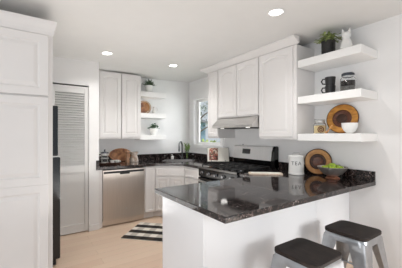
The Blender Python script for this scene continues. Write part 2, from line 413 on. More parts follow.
obj('window_frame', b, M['trim'], w1)
b = B(); b.box(sx+.012, sx+.016, WY0+.05, WY1-.085, WZ0+.05, WZ1-.05); obj('window_pane', b, M['glass'], w1)

# crown moulding over the right-hand wall cabinets
UX = 2.56                                          # front of the doors of the wall cabinets on the right
prof = [(0, 2.442), (.010, 2.442), (.022, 2.455), (.045, 2.470), (.075, 2.488), (.10, 2.500), (.10, CZ(UX-.10)-.002), (0, CZ(UX-.10)-.002)]
NEAR, FAR = 1.785, 3.52
b = B(); b.sweep([(UX+.022, NEAR-.03), (UX+.022, FAR+.004), (XW-.002, FAR+.004)], prof); struct('trim_1', b, M['cab'])
# ------------------------------------------------------------------ outdoors beyond the window
b = B(); b.box(3.2, 16, 1, 22, -.35, -.3); o = struct('ground_outside', b, M['grass'])
t = thing('house', 'blue sided house with grey roof outside the window', 'house', (5.4, 10.6, -.3))
b = B(); b.box(4.2, 6.6, 9.2, 12.0, -.3, 1.95); obj('siding', b, M['blue'], t)
b = B(); b.prism([(9.0, 1.95), (12.2, 1.95), (10.6, 2.35)], 4.0, 6.8, mtx=Matrix(((0, 0, 1, 0), (1, 0, 0, 0), (0, 1, 0, 0), (0, 0, 0, 1)))); obj('roof', b, M['roof'], t)
t = thing('tree', 'leafy dark green tree seen through the corner window', 'tree', (5.0, 7.35, -.3))
b = B(); b.tube([(5.0, 7.35, -.3), (5.02, 7.33, .8), (4.97, 7.36, 1.8), (5.02, 7.4, 2.9), (5.0, 7.3, 3.8)], [.1, .085, .07, .05, .02], 10)
for a in range(9):
    q = a*2.4; z = 1.5+a*.22
    b.tube([(5, 7.35, z), (5+.35*math.cos(q), 7.35+.35*math.sin(q), z+.18), (5+.75*math.cos(q), 7.35+.75*math.sin(q), z+.3)], [.03, .02, .008], 6)
obj('trunk', b, M['bark'], t, True)
b = B()
cl = [(5+random.gauss(0, .45), 7.35+random.gauss(0, .45), 1.75+random.random()*1.9) for _ in range(22)]
for c in cl:
    for _ in range(26):
        p = Vector(c)+Vector((random.gauss(0, .13), random.gauss(0, .13), random.gauss(0, .1)))
        v = Vector((random.gauss(0, 1), random.gauss(0, 1), random.gauss(-.2, .6))).normalized()*.1
        b.blade(p, p+v, .026)
obj('foliage', b, M['tree'], t)
b = B()
for k in range(900):
    p = Vector((3.9+random.random()*1.9, 5.6+random.random()*1.0, -.3+random.random()*1.5)); v = Vector((random.gauss(0, 1), random.gauss(0, 1), random.random()*1.2)).normalized()*.13
    b.blade(p, p+v, .04)
b.box(4.0, 5.7, 5.7, 6.5, -.3, 1.1, .1)
tag(obj('hedge', b, M['hedge']), 'pale green clipped hedge outside the corner window', 'hedge')

# ------------------------------------------------------------------ tall cabinet and refrigerator (left)
TY, TX = 2.40, 0.186
t = thing('tall_cabinet', 'tall white two-door panelled cabinet standing left of the black refrigerator', 'cabinet', (-.3, TY+.3, 0))
b = B(); b.box(XL+.004, TX, TY+.021, 3.06, .0005, 2.25); obj('carcass', b, M['tallcab'], t)
for x0, x1 in ((-.335, TX-.03), (-.775, -.34)):
    b = B(); b.door((x0, TY+.0205, .10), (1, 0, 0), (0, -1, 0), x1-x0, .888, fr=.06); b.door((x0, TY+.0205, .988), (1, 0, 0), (0, -1, 0), x1-x0, .704, fr=.06); obj('door', b, M['tallcab'], t)
    b = B(); b.door((x0, TY+.0205, 1.704), (1, 0, 0), (0, -1, 0), x1-x0, .49, fr=.06); obj('door', b, M['tallcab'], t)
b = B(); b.sweep([(TX, 3.06), (TX, TY+.021), (XL+.006, TY+.021)], [(0, 2.20), (.006, 2.20), (.008, 2.225), (.014, 2.25), (.024, 2.28), (.028, 2.295), (.028, 2.315), (0, 2.315)])
obj('crown_moulding', b, M['tallcab'], t)

t = thing('refrigerator', 'black refrigerator seen edge-on beside the tall white cabinet', 'refrigerator', (-.1, 3.48, 0))
b = B(); b.box(-.50, .195, 3.09, 3.85, .03, 1.685, .006); obj('cabinet_body', b, M['fridge'], t)
b = B(); b.box(.2, .288, 3.10, 3.85, 1.166, 1.70, .014, 3); obj('freezer_door', b, M['fridge'], t)
b = B(); b.box(.2, .309, 3.10, 3.85, .065, 1.150, .014, 3); obj('fridge_door', b, M['fridge'], t)
b = B(); b.box(.2, .27, 3.115, 3.84, .004, .055, .004); obj('toe_grille', b, M['black_matte'], t)
b = B(); b.box(.2, .296, 3.12, 3.84, 1.1515, 1.1645); obj('door_gasket', b, M['steel_l'], t)
b = B(); b.box(.19, .235, 3.10, 3.16, 1.7015, 1.725, .004); obj('hinge_cover', b, M['galv'], t)
for x in (-.45, .15):
    b = B(); b.box(x, x+.04, 3.2, 3.24, .0005, .03); obj('foot', b, M['rubber'], t)

# ------------------------------------------------------------------ base cabinets, dishwasher (back run)
CT, CB = .914, .874
FY, FX = 3.975, 2.205                              # faces of the base cabinets
t = thing('dishwasher', 'stainless steel dishwasher with dark control strip under the back counter', 'dishwasher', (1.27, 4.3, 0))
DA, DB = .952, 1.603
b = B(); b.box(DA+.004, DB-.004, FY+.03, YB-.05, .09, .862); obj('tub', b, M['black_matte'], t)
b = B(); b.box(DA, DB, FY-.03, FY+.028, .098, .858, .006)
dd = obj('door', b, M['steel'], t)
b = B(); b.box(DA+.012, DB-.012, FY-.0325, FY-.0305, .806, .838, .0008); obj('control_strip', b, M['black_matte'], dd)
b = B(); b.box(DA+.25, DA+.40, FY-.052, FY-.0335, .785, .82, .006); obj('handle', b, M['black_matte'], dd)
b = B(); b.box(DA, DB, FY+.004, FY+.03, .012, .094, .003); obj('kick_plate', b, M['steel'], t)
b = B(); b.box(DA+.34, DA+.36, FY-.0325, FY-.0305, .23, .255, .0005); obj('badge', b, M['steel_l'], dd)
for x in (DA+.05, DB-.09):
    b = B(); b.box(x, x+.04, FY+.1, FY+.14, .0005, .09); obj('foot', b, M['rubber'], t)

b = B(); b.box(.898, .948, FY-.012, FY+.25, .0005, CB-.002, .002); tag(obj('filler_panel', b, M['cab']), 'narrow white filler post left of the dishwasher', 'panel')

t = thing('base_cabinet', 'narrow white base cabinet between dishwasher and diagonal sink cabinet', 'cabinet', (1.70, 4.3, 0))
b = B(); b.box(1.608, 1.80, FY, YB-.004, .10, CB-.002); b.box(1.608, 1.80, FY+.06, YB-.004, .0005, .10); obj('carcass', b, M['cab'], t)
b = B(); b.door((1.622, FY-.0005, .115), (1, 0, 0), (0, -1, 0), .17, .74, fr=.035, flat=True); obj('door', b, M['cab'], t)

P0, P1 = Vector((1.803, FY, 0)), Vector((FX, 3.655, 0))         # the diagonal face
u = (P1-P0).normalized(); n = Vector((u.y, -u.x, 0)); L = (P1-P0).length
t = thing('sink_cabinet', 'white diagonal corner cabinet below the sink with false drawer front', 'cabinet', (2.4, 4.2, 0))
poly = [(1.803, FY), (FX, 3.655), (XW-.004, 3.655), (XW-.004, YB-.004), (1.803, YB-.004)]
q = n*-.06
kick = [(1.803, FY+.09), (FX+.09, 3.655), (XW-.004, 3.655), (XW-.004, YB-.004), (1.803, YB-.004)]
b = B(); b.prism(poly, .10, CB-.20); b.prism(kick, .0005, .10)
top = [(1.803, FY), (FX, 3.655), (FX+.06, 3.655), (FX+.06, 3.70), (1.85, FY+.05), (1.803, FY+.05)]
b.prism(top, CB-.20, CB-.002); obj('carcass', b, M['cab'], t)
o0 = P0+u*.012+n*.0005
b = B(); b.door(o0+Vector((0, 0, .70)), u, n, L-.024, .145, fr=.03, flat=True); obj('drawer_front', b, M['cab'], t)
hw = (L-.03)/2
for k in range(2):
    b = B(); b.door(o0+u*(k*(hw+.006))+Vector((0, 0, .115)), u, n, hw, .57, fr=.045); obj('door', b, M['cab'], t)

t = thing('drawer_cabinet', 'white base cabinet with drawer between corner sink and black stove', 'cabinet', (2.5, 3.42, 0))
b = B(); b.box(FX, XW-.004, 3.19, 3.652, .10, CB-.002); b.box(FX+.06, XW-.004, 3.19, 3.652, .0005, .10); obj('carcass', b, M['cab'], t)
b = B(); b.door((FX-.0005, 3.645, .70), (0, -1, 0), (-1, 0, 0), .445, .145, fr=.03, flat=True); obj('drawer', b, M['cab'], t)
b = B(); b.door((FX-.0005, 3.645, .115), (0, -1, 0), (-1, 0, 0), .445, .57, fr=.05); obj('door', b, M['cab'], t)

# back countertop: L with a diagonal corner, cut for the sink
RY0, RY1 = 2.325, 3.185                            # range sides
CY, CX = 3.945, 2.175
SCX, SCY, SA = 2.36, 4.14, math.atan2(u.y, u.x)
poly = [(.850, CY), (1.79, CY), (CX, 3.638), (CX, RY1+.002), (XW-.002, RY1+.002), (XW-.002, YB-.002), (XC+.002, YB-.002), (XC+.002, YC-.002+.008), (XC+.002, CY+.0), ]
poly = [(.850, 3.905), (1.79, 3.905+.04), (CX, 3.638), (CX, RY1+.002), (XW-.002, RY1+.002), (XW-.002, YB-.002), (XC+.002, YB-.002), (XC+.002, YC-.003), (.850, YC-.003)]
poly[1] = (1.79, 3.925); poly[0] = (.850, 3.925-.0)
b = B(); b.prism(poly, CB, CT, .004)
ct = obj('countertop', b, M['granite']); tag(ct, 'dark granite L-shaped countertop along the back wall and corner', 'countertop')
def cut(o, cb):
    c = obj('cutter', cb, M['dark']); md = o.modifiers.new('cut', 'BOOLEAN'); md.object = c; md.operation = 'DIFFERENCE'; md.solver = 'EXACT'
    dg = bpy.context.evaluated_depsgraph_get(); me = bpy.data.meshes.new_from_object(o.evaluated_get(dg)); o.modifiers.clear(); o.data = me
    bpy.data.objects.remove(c, do_unlink=True)
RS = Matrix.Translation((SCX, SCY, 0)) @ Matrix.Rotation(SA, 4, 'Z')
cb = B(); cb.prism(rrect(0, 0, .56, .36, .05), .8, 1.0, mtx=RS); cut(ct, cb)
b = B(); h = .1
b.box(XC+.003, XW-.003, YB-.022, YB-.0025, CT+.0005, 1.016, .002); b.box(XW-.022, XW-.0025, RY1+.004, YB-.0225, CT+.0005, 1.016, .002)
b.box(.852, .895, 3.93-.003, YC-.0035, CT+.0005, 1.016, .001)
obj('backsplash', b, M['granite'], ct)
b = B(); t_ = bmesh.new()
rim_o, rim_i, low = rrect(0, 0, .585, .385, .055), rrect(0, 0, .55, .35, .045), rrect(0, 0, .51, .31, .04)
loops = [[t_.verts.new((x, y, z)) for x, y in P] for P, z in ((rim_o, CT+.001), (rim_o, CT+.005), (rim_i, CT+.005), (low, CT-.17))]
for a, c in zip(loops, loops[1:]):
    for i in range(len(a)): t_.faces.new((a[i], a[(i+1) % len(a)], c[(i+1) % len(a)], c[i]))
t_.faces.new(loops[-1]); bmesh.ops.recalc_face_normals(t_, faces=t_.faces); b.add(t_, RS)
o = obj('sink', b, M['range_trim'], smooth=True); tag(o, 'stainless steel sink set into the corner countertop', 'sink')
b = B(); b.lathe([(0, CT-.169), (.035, CT-.169), (.035, CT-.165), (0, CT-.165)], mtx=RS); obj('drain', b, M['galv'], o)

# ------------------------------------------------------------------ range
t = thing('range', 'black and stainless stove with gas grates and silver backguard', 'stove', (2.5, 2.75, 0))
ym = (RY0+RY1)/2; ra, rb = RY0+.004, RY1-.004
b = B(); b.box(2.19, 2.86, ra, rb, .06, .895, .004); obj('body', b, M['black_gloss'], t)
b = B(); b.box(2.15, 2.86, ra, rb, .8955, .922, .004); obj('cooktop', b, M['black_gloss'], t)
b = B(); b.box(2.138, 2.1495, ra, rb, .897, .924, .003); obj('front_trim', b, M['range_trim'], t)
b = B(); b.box(2.152, 2.1895, ra, rb, .775, .894, .006); cp = obj('control_panel', b, M['black_gloss'], t)
for k in range(5):
    y = ra+.10+k*(rb-ra-.2)/4
    b = B(); b.lathe([(0, 0), (.026, 0), (.026, .006), (.021, .012), (.019, .03), (0, .031)], seg=20, mtx=Matrix.Translation((2.1515, y, .835)) @ Matrix.Rotation(-PI/2, 4, 'Y')); kb = obj('knob', b, M['black_metal'], cp, True)
b = B(); b.box(2.14, 2.1895, ra+.004, rb-.004, .20, .765, .008); od = obj('oven_door', b, M['black_gloss'], t)
b = B(); b.tube([(2.139, ra+.06, .72), (2.10, ra+.06, .72), (2.10, rb-.06, .72), (2.139, rb-.06, .72)], .011, 10); obj('door_handle', b, M['steel_l'], od, True)
b = B(); b.box(2.145, 2.1895, ra+.004, rb-.004, .065, .19, .006); obj('warming_drawer', b, M['black_gloss'], t)
for x, y in ((2.25, ra+.05), (2.25, rb-.05), (2.8, ra+.05), (2.8, rb-.05)):
    b = B(); b.lathe([(0, .0005), (.018, .0005), (.018, .06), (0, .06)], (x, y, 0), 12); obj('foot', b, M['rubber'], t)
for k in range(3):
    y0 = ra+.03+k*(rb-ra-.06)/3; y1 = y0+(rb-ra-.06)/3-.012
    b = B(); z = .950
    b.tube([(2.20, y0, z), (2.78, y0, z), (2.78, y1, z), (2.20, y1, z), (2.20, y0, z)], .008, 6)
    yc = (y0+y1)/2
    b.tube([(2.20, yc, z), (2.78, yc, z)], .007, 6)
    for x in (2.34, 2.49, 2.64): b.tube([(x, y0, z), (x, y1, z)], .007, 6)
    for x in (2.20, 2.78):
        for y in (y0, y1): b.tube([(x, y, .9225), (x, y, z)], .008, 6)
    obj('grate', b, M['black_matte'], t)
    for x in (2.34, 2.64):
        b = B(); b.lathe([(0, .9225), (.045, .9225), (.045, .93), (.03, .936), (.03, .941), (0, .942)], (x, yc, 0), 20); obj('burner', b, M['black_metal'], t, True)
# backguard
b = B(); b.box(2.862, 2.93, ra+.0, rb, .40, 1.045, .004); obj('backguard_base', b, M['black_gloss'], t)
mt = Matrix(((1, 0, 0, 0), (0, 0, 1, 0), (0, 1, 0, 0), (0, 0, 0, 1)))
b = B(); b.prism([(2.845, 1.02), (2.94, 1.02), (2.94, 1.225), (2.905, 1.225), (2.88, 1.212)], ra+.055, rb, .003, mtx=mt); bgd = obj('backguard_panel', b, M['panel_l'], t)
b = B(); b.prism([(2.838, .93), (2.942, .93), (2.942, 1.215), (2.915, 1.232), (2.885, 1.225), (2.855, 1.15), (2.838, 1.03)], ra, ra+.054, .006, mtx=mt); obj('end_cap', b, M['black_gloss'], t)
sl = math.atan2(.035, .19)
b = B(); tt = bmesh.new(); bmesh.ops.create_cube(tt, size=1)
b.add(tt, Matrix.Translation((2.8665, rb-.29, 1.135)) @ Matrix.Rotation(sl, 4, 'Y') @ Matrix.Diagonal((.008, .17, .075, 1))); obj('clock_display', b, M['screen'], bgd)
b = B(); b.tube([(2.91, rb-.17, 1.225), (2.91, rb-.17, 1.245)], .006, 8); obj('vent_knob', b, M['black_matte'], bgd)

# ------------------------------------------------------------------ wall cabinets, right
UB = 1.338
def wall_cab(y0, y1, z0, label, splits, dz=.03, side=.018, arch=.035):
    t = thing('wall_cabinet', label, 'cabinet', ((UX+XW)/2, (y0+y1)/2, z0))
    b = B(); b.box(UX+.022, XW-.003, y0+.006, y1-.006, z0, 2.441)
    if len(splits) > 1:
        b = B(); g = (splits[0][1]+splits[1][0])/2; b.box(UX+.022, XW-.003, y0+.006, g-.005, z0, 2.441); b.box(UX+.022, XW-.003, g+.005, y1-.006, z0, 2.441); b.box(UX+.08, XW-.003, g-.005, g+.005, z0, 2.441)
    obj('carcass', b, M['cab'], t)
    for a, c in splits:
        b = B(); b.door((UX+.0215, c, z0+dz), (0, -1, 0), (-1, 0, 0), c-a, 2.432-z0-dz, arch=arch, t=.0215); obj('door', b, M['cab'], t)
    return t
wall_cab(NEAR, 2.355, UB, 'large white wall cabinet right of the range hood', [(NEAR+.05, 2.348)])
hm = (2.355+3.228)/2
wall_cab(2.355, 3.228, 1.655, 'short white two-door wall cabinet directly above the range hood', [(2.368, hm-.004), (hm+.004, 3.215)], .02)
wall_cab(3.228, FAR, UB, 'narrow white wall cabinet between the window and range hood', [(3.24, FAR-.015)], arch=.02)

t = thing('range_hood', 'stainless steel range hood above the stove', 'range hood', (2.7, 2.75, 1.5))
ha, hb = 2.30, 3.222
prof = [(2.44, 1.497), (2.94, 1.497), (2.94, 1.653), (2.60, 1.653), (2.555, 1.640), (2.44, 1.535)]
b = B(); b.prism(prof, ha+.058, hb, .003, mtx=mt); obj('hood_shell', b, M['hood'], t)
b = B(); b.box(2.52, 2.90, ha+.12, hb-.06, 1.488, 1.4965); obj('filter', b, M['black_matte'], t)
for y in (2.48, 3.02):
    b = B(); b.lathe([(0, 1.486), (.026, 1.486), (.03, 1.4965), (0, 1.4965)], (2.485, y, 0), 16); obj('hood_lamp', b, M['hoodlamp'], t)
# only the far lamp of the hood is switched on
ld = bpy.data.lights.new('hood_bulb', 'SPOT'); ld.energy = 0.4; ld.spot_size = 2.6; ld.spot_blend = .5; ld.shadow_soft_size = .05; ld.color = (1, .97, .92)
lo = bpy.data.objects.new('hood_bulb', ld); COL.objects.link(lo); lo.location = (2.52, 3.02, 1.478); lo.rotation_euler = (0, math.radians(25), 0)

# wall cabinet, back wall
UY = 4.36
t = thing('wall_cabinet', 'white two-door wall cabinet above the dishwasher', 'cabinet', (1.35, 4.54, UB))
b = B(); b.box(XC+.002, 1.352, UY+.022, YB-.003, 1.325, 2.448); b.box(1.364, 1.712, UY+.022, YB-.003, 1.325, 2.448); b.box(1.352, 1.364, UY+.09, YB-.003, 1.325, 2.448); b.box(XC+.002, 1.712, UY+.03, YB-.003, 2.448, CZ(XC)-.004); obj('carcass', b, M['cab'], t)
for a, c in ((1.002, 1.352), (1.364, 1.695)):
    b = B(); b.door((a, UY+.0215, 1.355), (1, 0, 0), (0, -1, 0), c-a, 1.083, arch=.03, t=.0215); obj('door', b, M['cab'], t)

# ------------------------------------------------------------------ floating shelves
SH = [(2.245, .082), (1.827, .080), (1.404, .080)]
SX, SY0, SY1 = 2.586, 1.106, NEAR-.003
for (z, th), lb in zip(SH, ('top floating white shelf holding leafy pot and animal figurine, right wall', 'middle floating white shelf holding black mugs, right wall', 'lowest floating white shelf holding round amber board, right wall')):
    b = B(); b.box(SX, XW-.001, SY0, SY1, z-th, z, .004); tag(obj('floating_shelf', b, M['shelf']), lb, 'shelf', 'floating shelves on the right wall')
BSH = [(2.20, .095), (1.80, .09), (1.393, .09)]
for (z, th), lb in zip(BSH, ('top short white shelf with spiky plant beside back wall cabinet', 'middle short white shelf with wooden board beside back wall cabinet', 'lowest short white shelf with small bushy plant beside back wall cabinet')):
    b = B(); b.box(1.714, 2.25, 4.45, YB-.001, z-th, z, .004); tag(obj('floating_shelf', b, M['shelf']), lb, 'shelf', 'short shelves on the back wall')

# ------------------------------------------------------------------ peninsula
PX0, PY0, PY1, PF = .943, 1.121, 2.087, 1.376
t = thing('peninsula_cabinet', 'white panelled base of the breakfast peninsula', 'cabinet', (1.9, 1.7, 0))
b = B(); b.box(.985, XW-.004, PF+.012, 1.985, .0005, CB-.001); b.box(2.24, XW-.004, 1.986, RY0-.004, .0005, CB-.001); obj('carcass', b, M['penin'], t)
b = B(); b.box(.970, .9845, PF, 1.985, .0005, CB-.001, .002); obj('end_panel', b, M['penin'], t)
b = B(); b.box(.985, 2.286, PF, PF+.0115, .0005, CB-.001, .0015); obj('back_panel', b, M['penin'], t)
b = B(); b.box(2.291, XW-.004, PF, PF+.0115, .0005, CB-.001, .0015); obj('back_panel', b, M['penin'], t)
poly = [(PX0, PY0), (XW-.002, PY0), (XW-.002, RY0-.002), (CX, RY0-.002), (CX, PY1), (PX0, PY1)]
b = B(); b.prism(poly, CB, CT, .005, 3); pc = obj('countertop', b, M['granite']); tag(pc, 'dark polished granite peninsula countertop in the foreground', 'countertop')
b = B(); b.box(XW-.022, XW-.0025, PY0+.002, RY0-.004, CT+.0005, 1.016, .002); obj('backsplash', b, M['granite'], pc)

# ------------------------------------------------------------------ stools
def make_stool(loc, label):
    t = thing('bar_stool', label, 'stool', (0, 0, 0), 'metal stools at the peninsula')
    H = .62; S = .33
    b = B(); b.prism(rrect(0, 0, S, S, .055), H-.026, H, .006, 3); obj('seat', b, M['seat'], t, shift=False)
    # metal pan under the seat: skirt that flares slightly
    b = B(); tb = bmesh.new()
    loops = [[tb.verts.new((x, y, z)) for x, y in rrect(0, 0, S+g, S+g, .055)] for g, z in ((-.03, H-.0265), (-.012, H-.027), (-.004, H-.034), (.004, H-.075), (-.004, H-.075), (-.014, H-.036), (-.03, H-.034))]
    for a, c in zip(loops, loops[1:]):
        for i in range(len(a)): tb.faces.new((a[i], a[(i+1) % len(a)], c[(i+1) % len(a)], c[i]))
    bmesh.ops.recalc_face_normals(tb, faces=tb.faces); b.add(tb); obj('seat_pan', b, M['galv'], t, True, False)
    top, bot = S/2-.028, S/2+.045
    for sx in (-1, 1):
        for sy in (-1, 1):
            # folded sheet leg: L section, wide at the top, narrow at the foot
            b = B(); tb = bmesh.new(); rows = []
            for q in (0, .12, .5, 1):
                z = (H-.05)*(1-q)+.012*q; c = (top+(bot-top)*q); wl = .088*(1-q)**1.2+.036; k = .012
                L_ = [(0, -wl), (0, -k), (-k*.3, -k*.3), (-k, 0), (-wl, 0), (-wl, -.004), (-k-.001, -.004), (-.005, -.005), (-.004, -k-.001), (-.004, -wl)]
                rows.append([tb.verts.new((sx*(c+.022+x), sy*(c+.022+y), z)) for x, y in L_])
            for a, c in zip(rows, rows[1:]):
                for i in range(len(a)): tb.faces.new((a[i], a[(i+1) % len(a)], c[(i+1) % len(a)], c[i]))
            tb.faces.new(rows[0]); tb.faces.new(rows[-1]); bmesh.ops.recalc_face_normals(tb, faces=tb.faces)
            b.add(tb); lg = obj('leg', b, M['galv'], t, True, False)
            b = B(); b.box(min(sx*(bot+.026), sx*(bot-.02)), max(sx*(bot+.026), sx*(bot-.02)), min(sy*(bot+.026), sy*(bot-.02)), max(sy*(bot+.026), sy*(bot-.02)), .0005, .022, .004); obj('rubber_foot', b, M['rubber'], lg, shift=False)
    q = .60; c = top+(bot-top)*q; z = (H-.05)*(1-q)+.012*q
    for k in range(4):
        b = B(); a = c+.012
        pts = [(-a, -a+.0, z), (a, -a+.0, z)]; m = Matrix.Rotation(k*PI/2, 4, 'Z')
        b.tube(pts, .008, 8, mtx=m); obj('footrest', b, M['galv'], t, True, False)
    b = B()
    zz = H-.085; a = top+.004
    b.tube([(-a, -a, zz), (a, a, zz-.002)], .007, 8); b.tube([(-a, a, zz-.012), (a, -a, zz-.014)], .007, 8); obj('cross_brace', b, M['black_matte'], t, True, False)
    for sy in (-1, 1):
        b = B(); b.tube([(-.06, sy*(S/2-.025), H-.082), (-.055, sy*(S/2-.02), H-.095), (.055, sy*(S/2-.02), H-.095), (.06, sy*(S/2-.025), H-.082)], .006, 8)
        obj('under_seat_clip', b, M['black_matte'], t, True, False)
    t.location = loc
    return t
s1 = make_stool((1.545, .992, 0), 'grey metal stool with dark seat, nearest the camera')
copy_tree(s1, (2.212, 1.012, 0), 'grey metal stool with dark seat, farther one beside right wall')

# ------------------------------------------------------------------ rug
ra_ = math.radians(-45.5)
t = thing('rug', 'black and cream plaid rug on the floor before the sink', 'rug', (1.005, 3.231, .0005))
b = B(); b.box(0, 1.0, 0, .63, 0, .008, .003); o = obj('woven_mat', b, M['rug'], t, shift=False)
b = B()
for k in range(60):
    x = .01+k*.98/59
    b.tube([(x, .001, .004), (x+random.uniform(-.004, .004), -.022, .002)], .0025, 5)
obj('fringe', b, M['page'], t, shift=False)
t.rotation_euler = (0, 0, ra_); t.location = (1.058, 3.428, .0005)

# ------------------------------------------------------------------ ceiling downlights
DL = [(.88, 3.44, 'recessed ceiling light near the louvered closet door'), (1.94, 3.59, 'recessed ceiling light near the back corner shelves'), (1.866, 1.507, 'recessed ceiling light above the peninsula, largest in view')]
ca = -math.atan(.037)
for x, y, lb in DL:
    t = thing('ceiling_light', lb, 'ceiling light', (x, y, CZ(x)-.0005), 'recessed ceiling lights')
    b = B(); b.lathe([(.058, -.001), (.075, -.001), (.078, -.004), (.072, -.008), (.06, -.006), (.058, -.001)], seg=32); obj('trim_ring', b, M['trim'], t, True, False)
    b = B(); b.lathe([(0, -.0015), (.0575, -.0015), (.0575, -.005), (0, -.005)], seg=32); obj('lens', b, M['lamp'], t, False, False)
    t.rotation_euler = (0, ca, 0)
    ld = bpy.data.lights.new('downlight', 'SPOT'); ld.energy = {3.44: 27, 3.59: 44, 1.507: 36}[y]; ld.spot_size = 2.5; ld.spot_blend = .9; ld.shadow_soft_size = .06; ld.color = (1, .985, .965)
    lo = bpy.data.objects.new('downlight', ld); COL.objects.link(lo); lo.location = (x, y, CZ(x)-.02)

# ------------------------------------------------------------------ plants
def plant(loc, label, pot_prof, pot_mat, kind, group='potted plants on the shelves'):
    t = thing('potted_plant', label, 'plant', (0, 0, 0), group)
    b = B(); b.lathe(pot_prof, seg=32); obj('pot', b, pot_mat, t, True, False)
    h = max(z for r, z in pot_prof); r0 = [r for r, z in pot_prof if z == h][0]
    b = B(); b.lathe([(0, h-.02), (r0*.86, h-.02), (r0*.86, h-.012), (0, h-.010)], seg=20); obj('soil', b, M['soil'], t, True, False)
    b = B()
    if kind == 'spiky':
        for k in range(80):
            a = random.random()*2*PI; e = random.uniform(.15, 1.35); l = random.uniform(.08, .15)
            p = Vector((r0*.5*math.cos(a)*random.random(), r0*.5*math.sin(a)*random.random(), h-.012))
            b.blade(p, p+Vector((math.cos(a)*math.cos(e), math.sin(a)*math.cos(e), math.sin(e)))*l, .013)
        m = M['leaf_d']
    elif kind == 'bushy':
        for k in range(110):
            a = random.random()*2*PI; e = random.uniform(.1, 1.5); l = random.uniform(.04, .115)
            p = Vector((0, 0, h-.012))+Vector((math.cos(a)*math.cos(e), math.sin(a)*math.cos(e), math.sin(e)))*l
            v = Vector((random.gauss(0, 1), random.gauss(0, 1), random.gauss(.2, .6))).normalized()*.036
            b.blade(p, p+v, .014)
        for k in range(12):
            a = k*.52; b.tube([(0, 0, h-.014), (.05*math.cos(a), .05*math.sin(a), h+.04)], .0018, 5)
        m = M['leaf_b']
    else:
        for k in range(150):
            a = random.random()*2*PI; e = random.uniform(-.05, 1.5); l = random.uniform(.05, .125)
            p = Vector((0, 0, h))+Vector((math.cos(a)*math.cos(e)*1.05, math.sin(a)*math.cos(e)*1.05, math.sin(e)*.8))*l
            v = Vector((math.cos(a), math.sin(a), random.gauss(.2, .5))).normalized()*random.uniform(.03, .045)
            b.blade(p, p+v, .013, .01)
        for k in range(16):
            a = k*.4; b.tube([(0, 0, h-.014), (.06*math.cos(a), .06*math.sin(a), h+.05)], .002, 5)
        m = M['leaf']
    obj('foliage', b, m, t, False, False)
    t.location = loc; return t
plant((1.955, 4.585, 2.2005), 'spiky green plant in white pot on the top back shelf', [(0, 0), (.056, 0), (.062, .01), (.070, .14), (.066, .14), (.064, .125), (0, .125)], M['ceramic'], 'spiky')
plant((2.045, 4.585, 1.3935), 'small bushy plant in white pot, lowest back shelf', [(0, 0), (.056, 0), (.062, .008), (.082, .125), (.077, .125), (.074, .112), (0, .112)], M['ceramic'], 'bushy')
rib = [(0, 0), (.06, 0), (.066, .008)]
for k in range(9): rib += [(.070, .012+k*.018), (.0665, .021+k*.018)]
rib = [(r_, z_*.85) for r_, z_ in rib+[(.071, .172), (.071, .18), (.064, .18), (.064, .165), (0, .165)]]
plant((2.70, 1.482, 2.2455), 'leafy variegated plant in ribbed black pot on top right shelf', rib, M['black_ceramic'], 'leafy')

# ------------------------------------------------------------------ figurine, mugs, jars, boards, bowls on the right shelves
t = thing('cat_figurine', 'white sitting cat figurine with pointed ears on top right shelf', 'figurine', (2.705, 1.298, 2.2455))
b = B(); prof = [(0, 0), (.048, 0), (.054, .01), (.058, .045), (.052, .085), (.040, .115), (.032, .128), (.034, .138)]
for k in range(9):
    a = -1.0+k*(1.0+PI/2)/8; prof.append((.043*math.cos(a), .165+.036*math.sin(a)))
b.lathe(prof, (2.705, 1.298, 2.2455), 24); body = obj('body', b, M['ceramic'], t, True)
for sgn in (-1, 1):
    b = B(); c = Vector((2.705, 1.298, 2.2455)); sd = Vector((.4, -.9, 0)).normalized()*sgn
    b.tube([c+sd*.024+Vector((0, 0, .188)), c+sd*.030+Vector((0, 0, .212)), c+sd*.034+Vector((0, 0, .236))], [.016, .010, .001], 8); obj('ear', b, M['ceramic'], body, True)
b = B(); c = Vector((2.705, 1.298, 2.2455)); b.tube([c+Vector((-.02, .052, .008)), c+Vector((-.05, .045, .012)), c+Vector((-.066, .01, .012)), c+Vector((-.06, -.02, .012))], [.011, .011, .010, .006], 8); obj('tail', b, M['ceramic'], t, True)

def mug(loc, label):
    t = thing('mug', label, 'mug', (0, 0, 0), 'black mugs on the middle right shelf')
    b = B(); b.lathe([(0, .0), (.042, 0), (.046, .004), (.054, .093), (.050, .095), (.047, .091), (.041, .010), (0, .008)], seg=32); c = obj('cup', b, M['black_ceramic'], t, True, False)
    b = B(); b.tube([(0, .047+.001, .078), (0, .075, .080), (0, .088, .055), (0, .076, .028), (0, .044, .024)], .007, 10); obj('handle', b, M['black_ceramic'], t, True, False)
    t.location = loc; return t
mg = mug((2.735, 1.480, 1.8275), 'black mug at the bottom of the stacked pair')
m2 = copy_tree(mg, (2.735, 1.480, 1.8275+.0955), 'black mug stacked on top of another black mug')
mg.rotation_euler = m2.rotation_euler = (0, 0, math.radians(20))

c = (2.735, 1.295, 1.8275)
t = thing('storage_jar', 'clear glass jar with dark contents beside black mugs', 'jar', c)
b = B(); b.lathe([(0, 0), (.066, 0), (.072, .006), (.072, .135), (.06, .155), (.05, .16), (.047, .158), (.056, .150), (.068, .132), (.068, .008), (0, .006)], c, 32); obj('jar_body', b, M['glass'], t, True)
b = B(); b.lathe([(0, .0075), (.066, .0075), (.066, .060), (0, .062)], c, 28); obj('contents', b, M['greyfill'], t, True)
b = B(); b.lathe([(0, .0625), (.066, .0625), (.066, .115), (.03, .122), (0, .118)], c, 28); obj('dark_beans', b, M['coffee'], t, True)
b = B(); b.lathe([(0, .161), (.052, .161), (.056, .166), (.056, .195), (.05, .2), (0, .2)], c, 28); lid = obj('lid', b, M['glass'], t, True)
b = B(); b.lathe([(.0565, .168), (.060, .168), (.060, .190), (.0565, .190), (.0565, .168)], c, 28); obj('lid_band', b, M['copperglass'], lid, True)

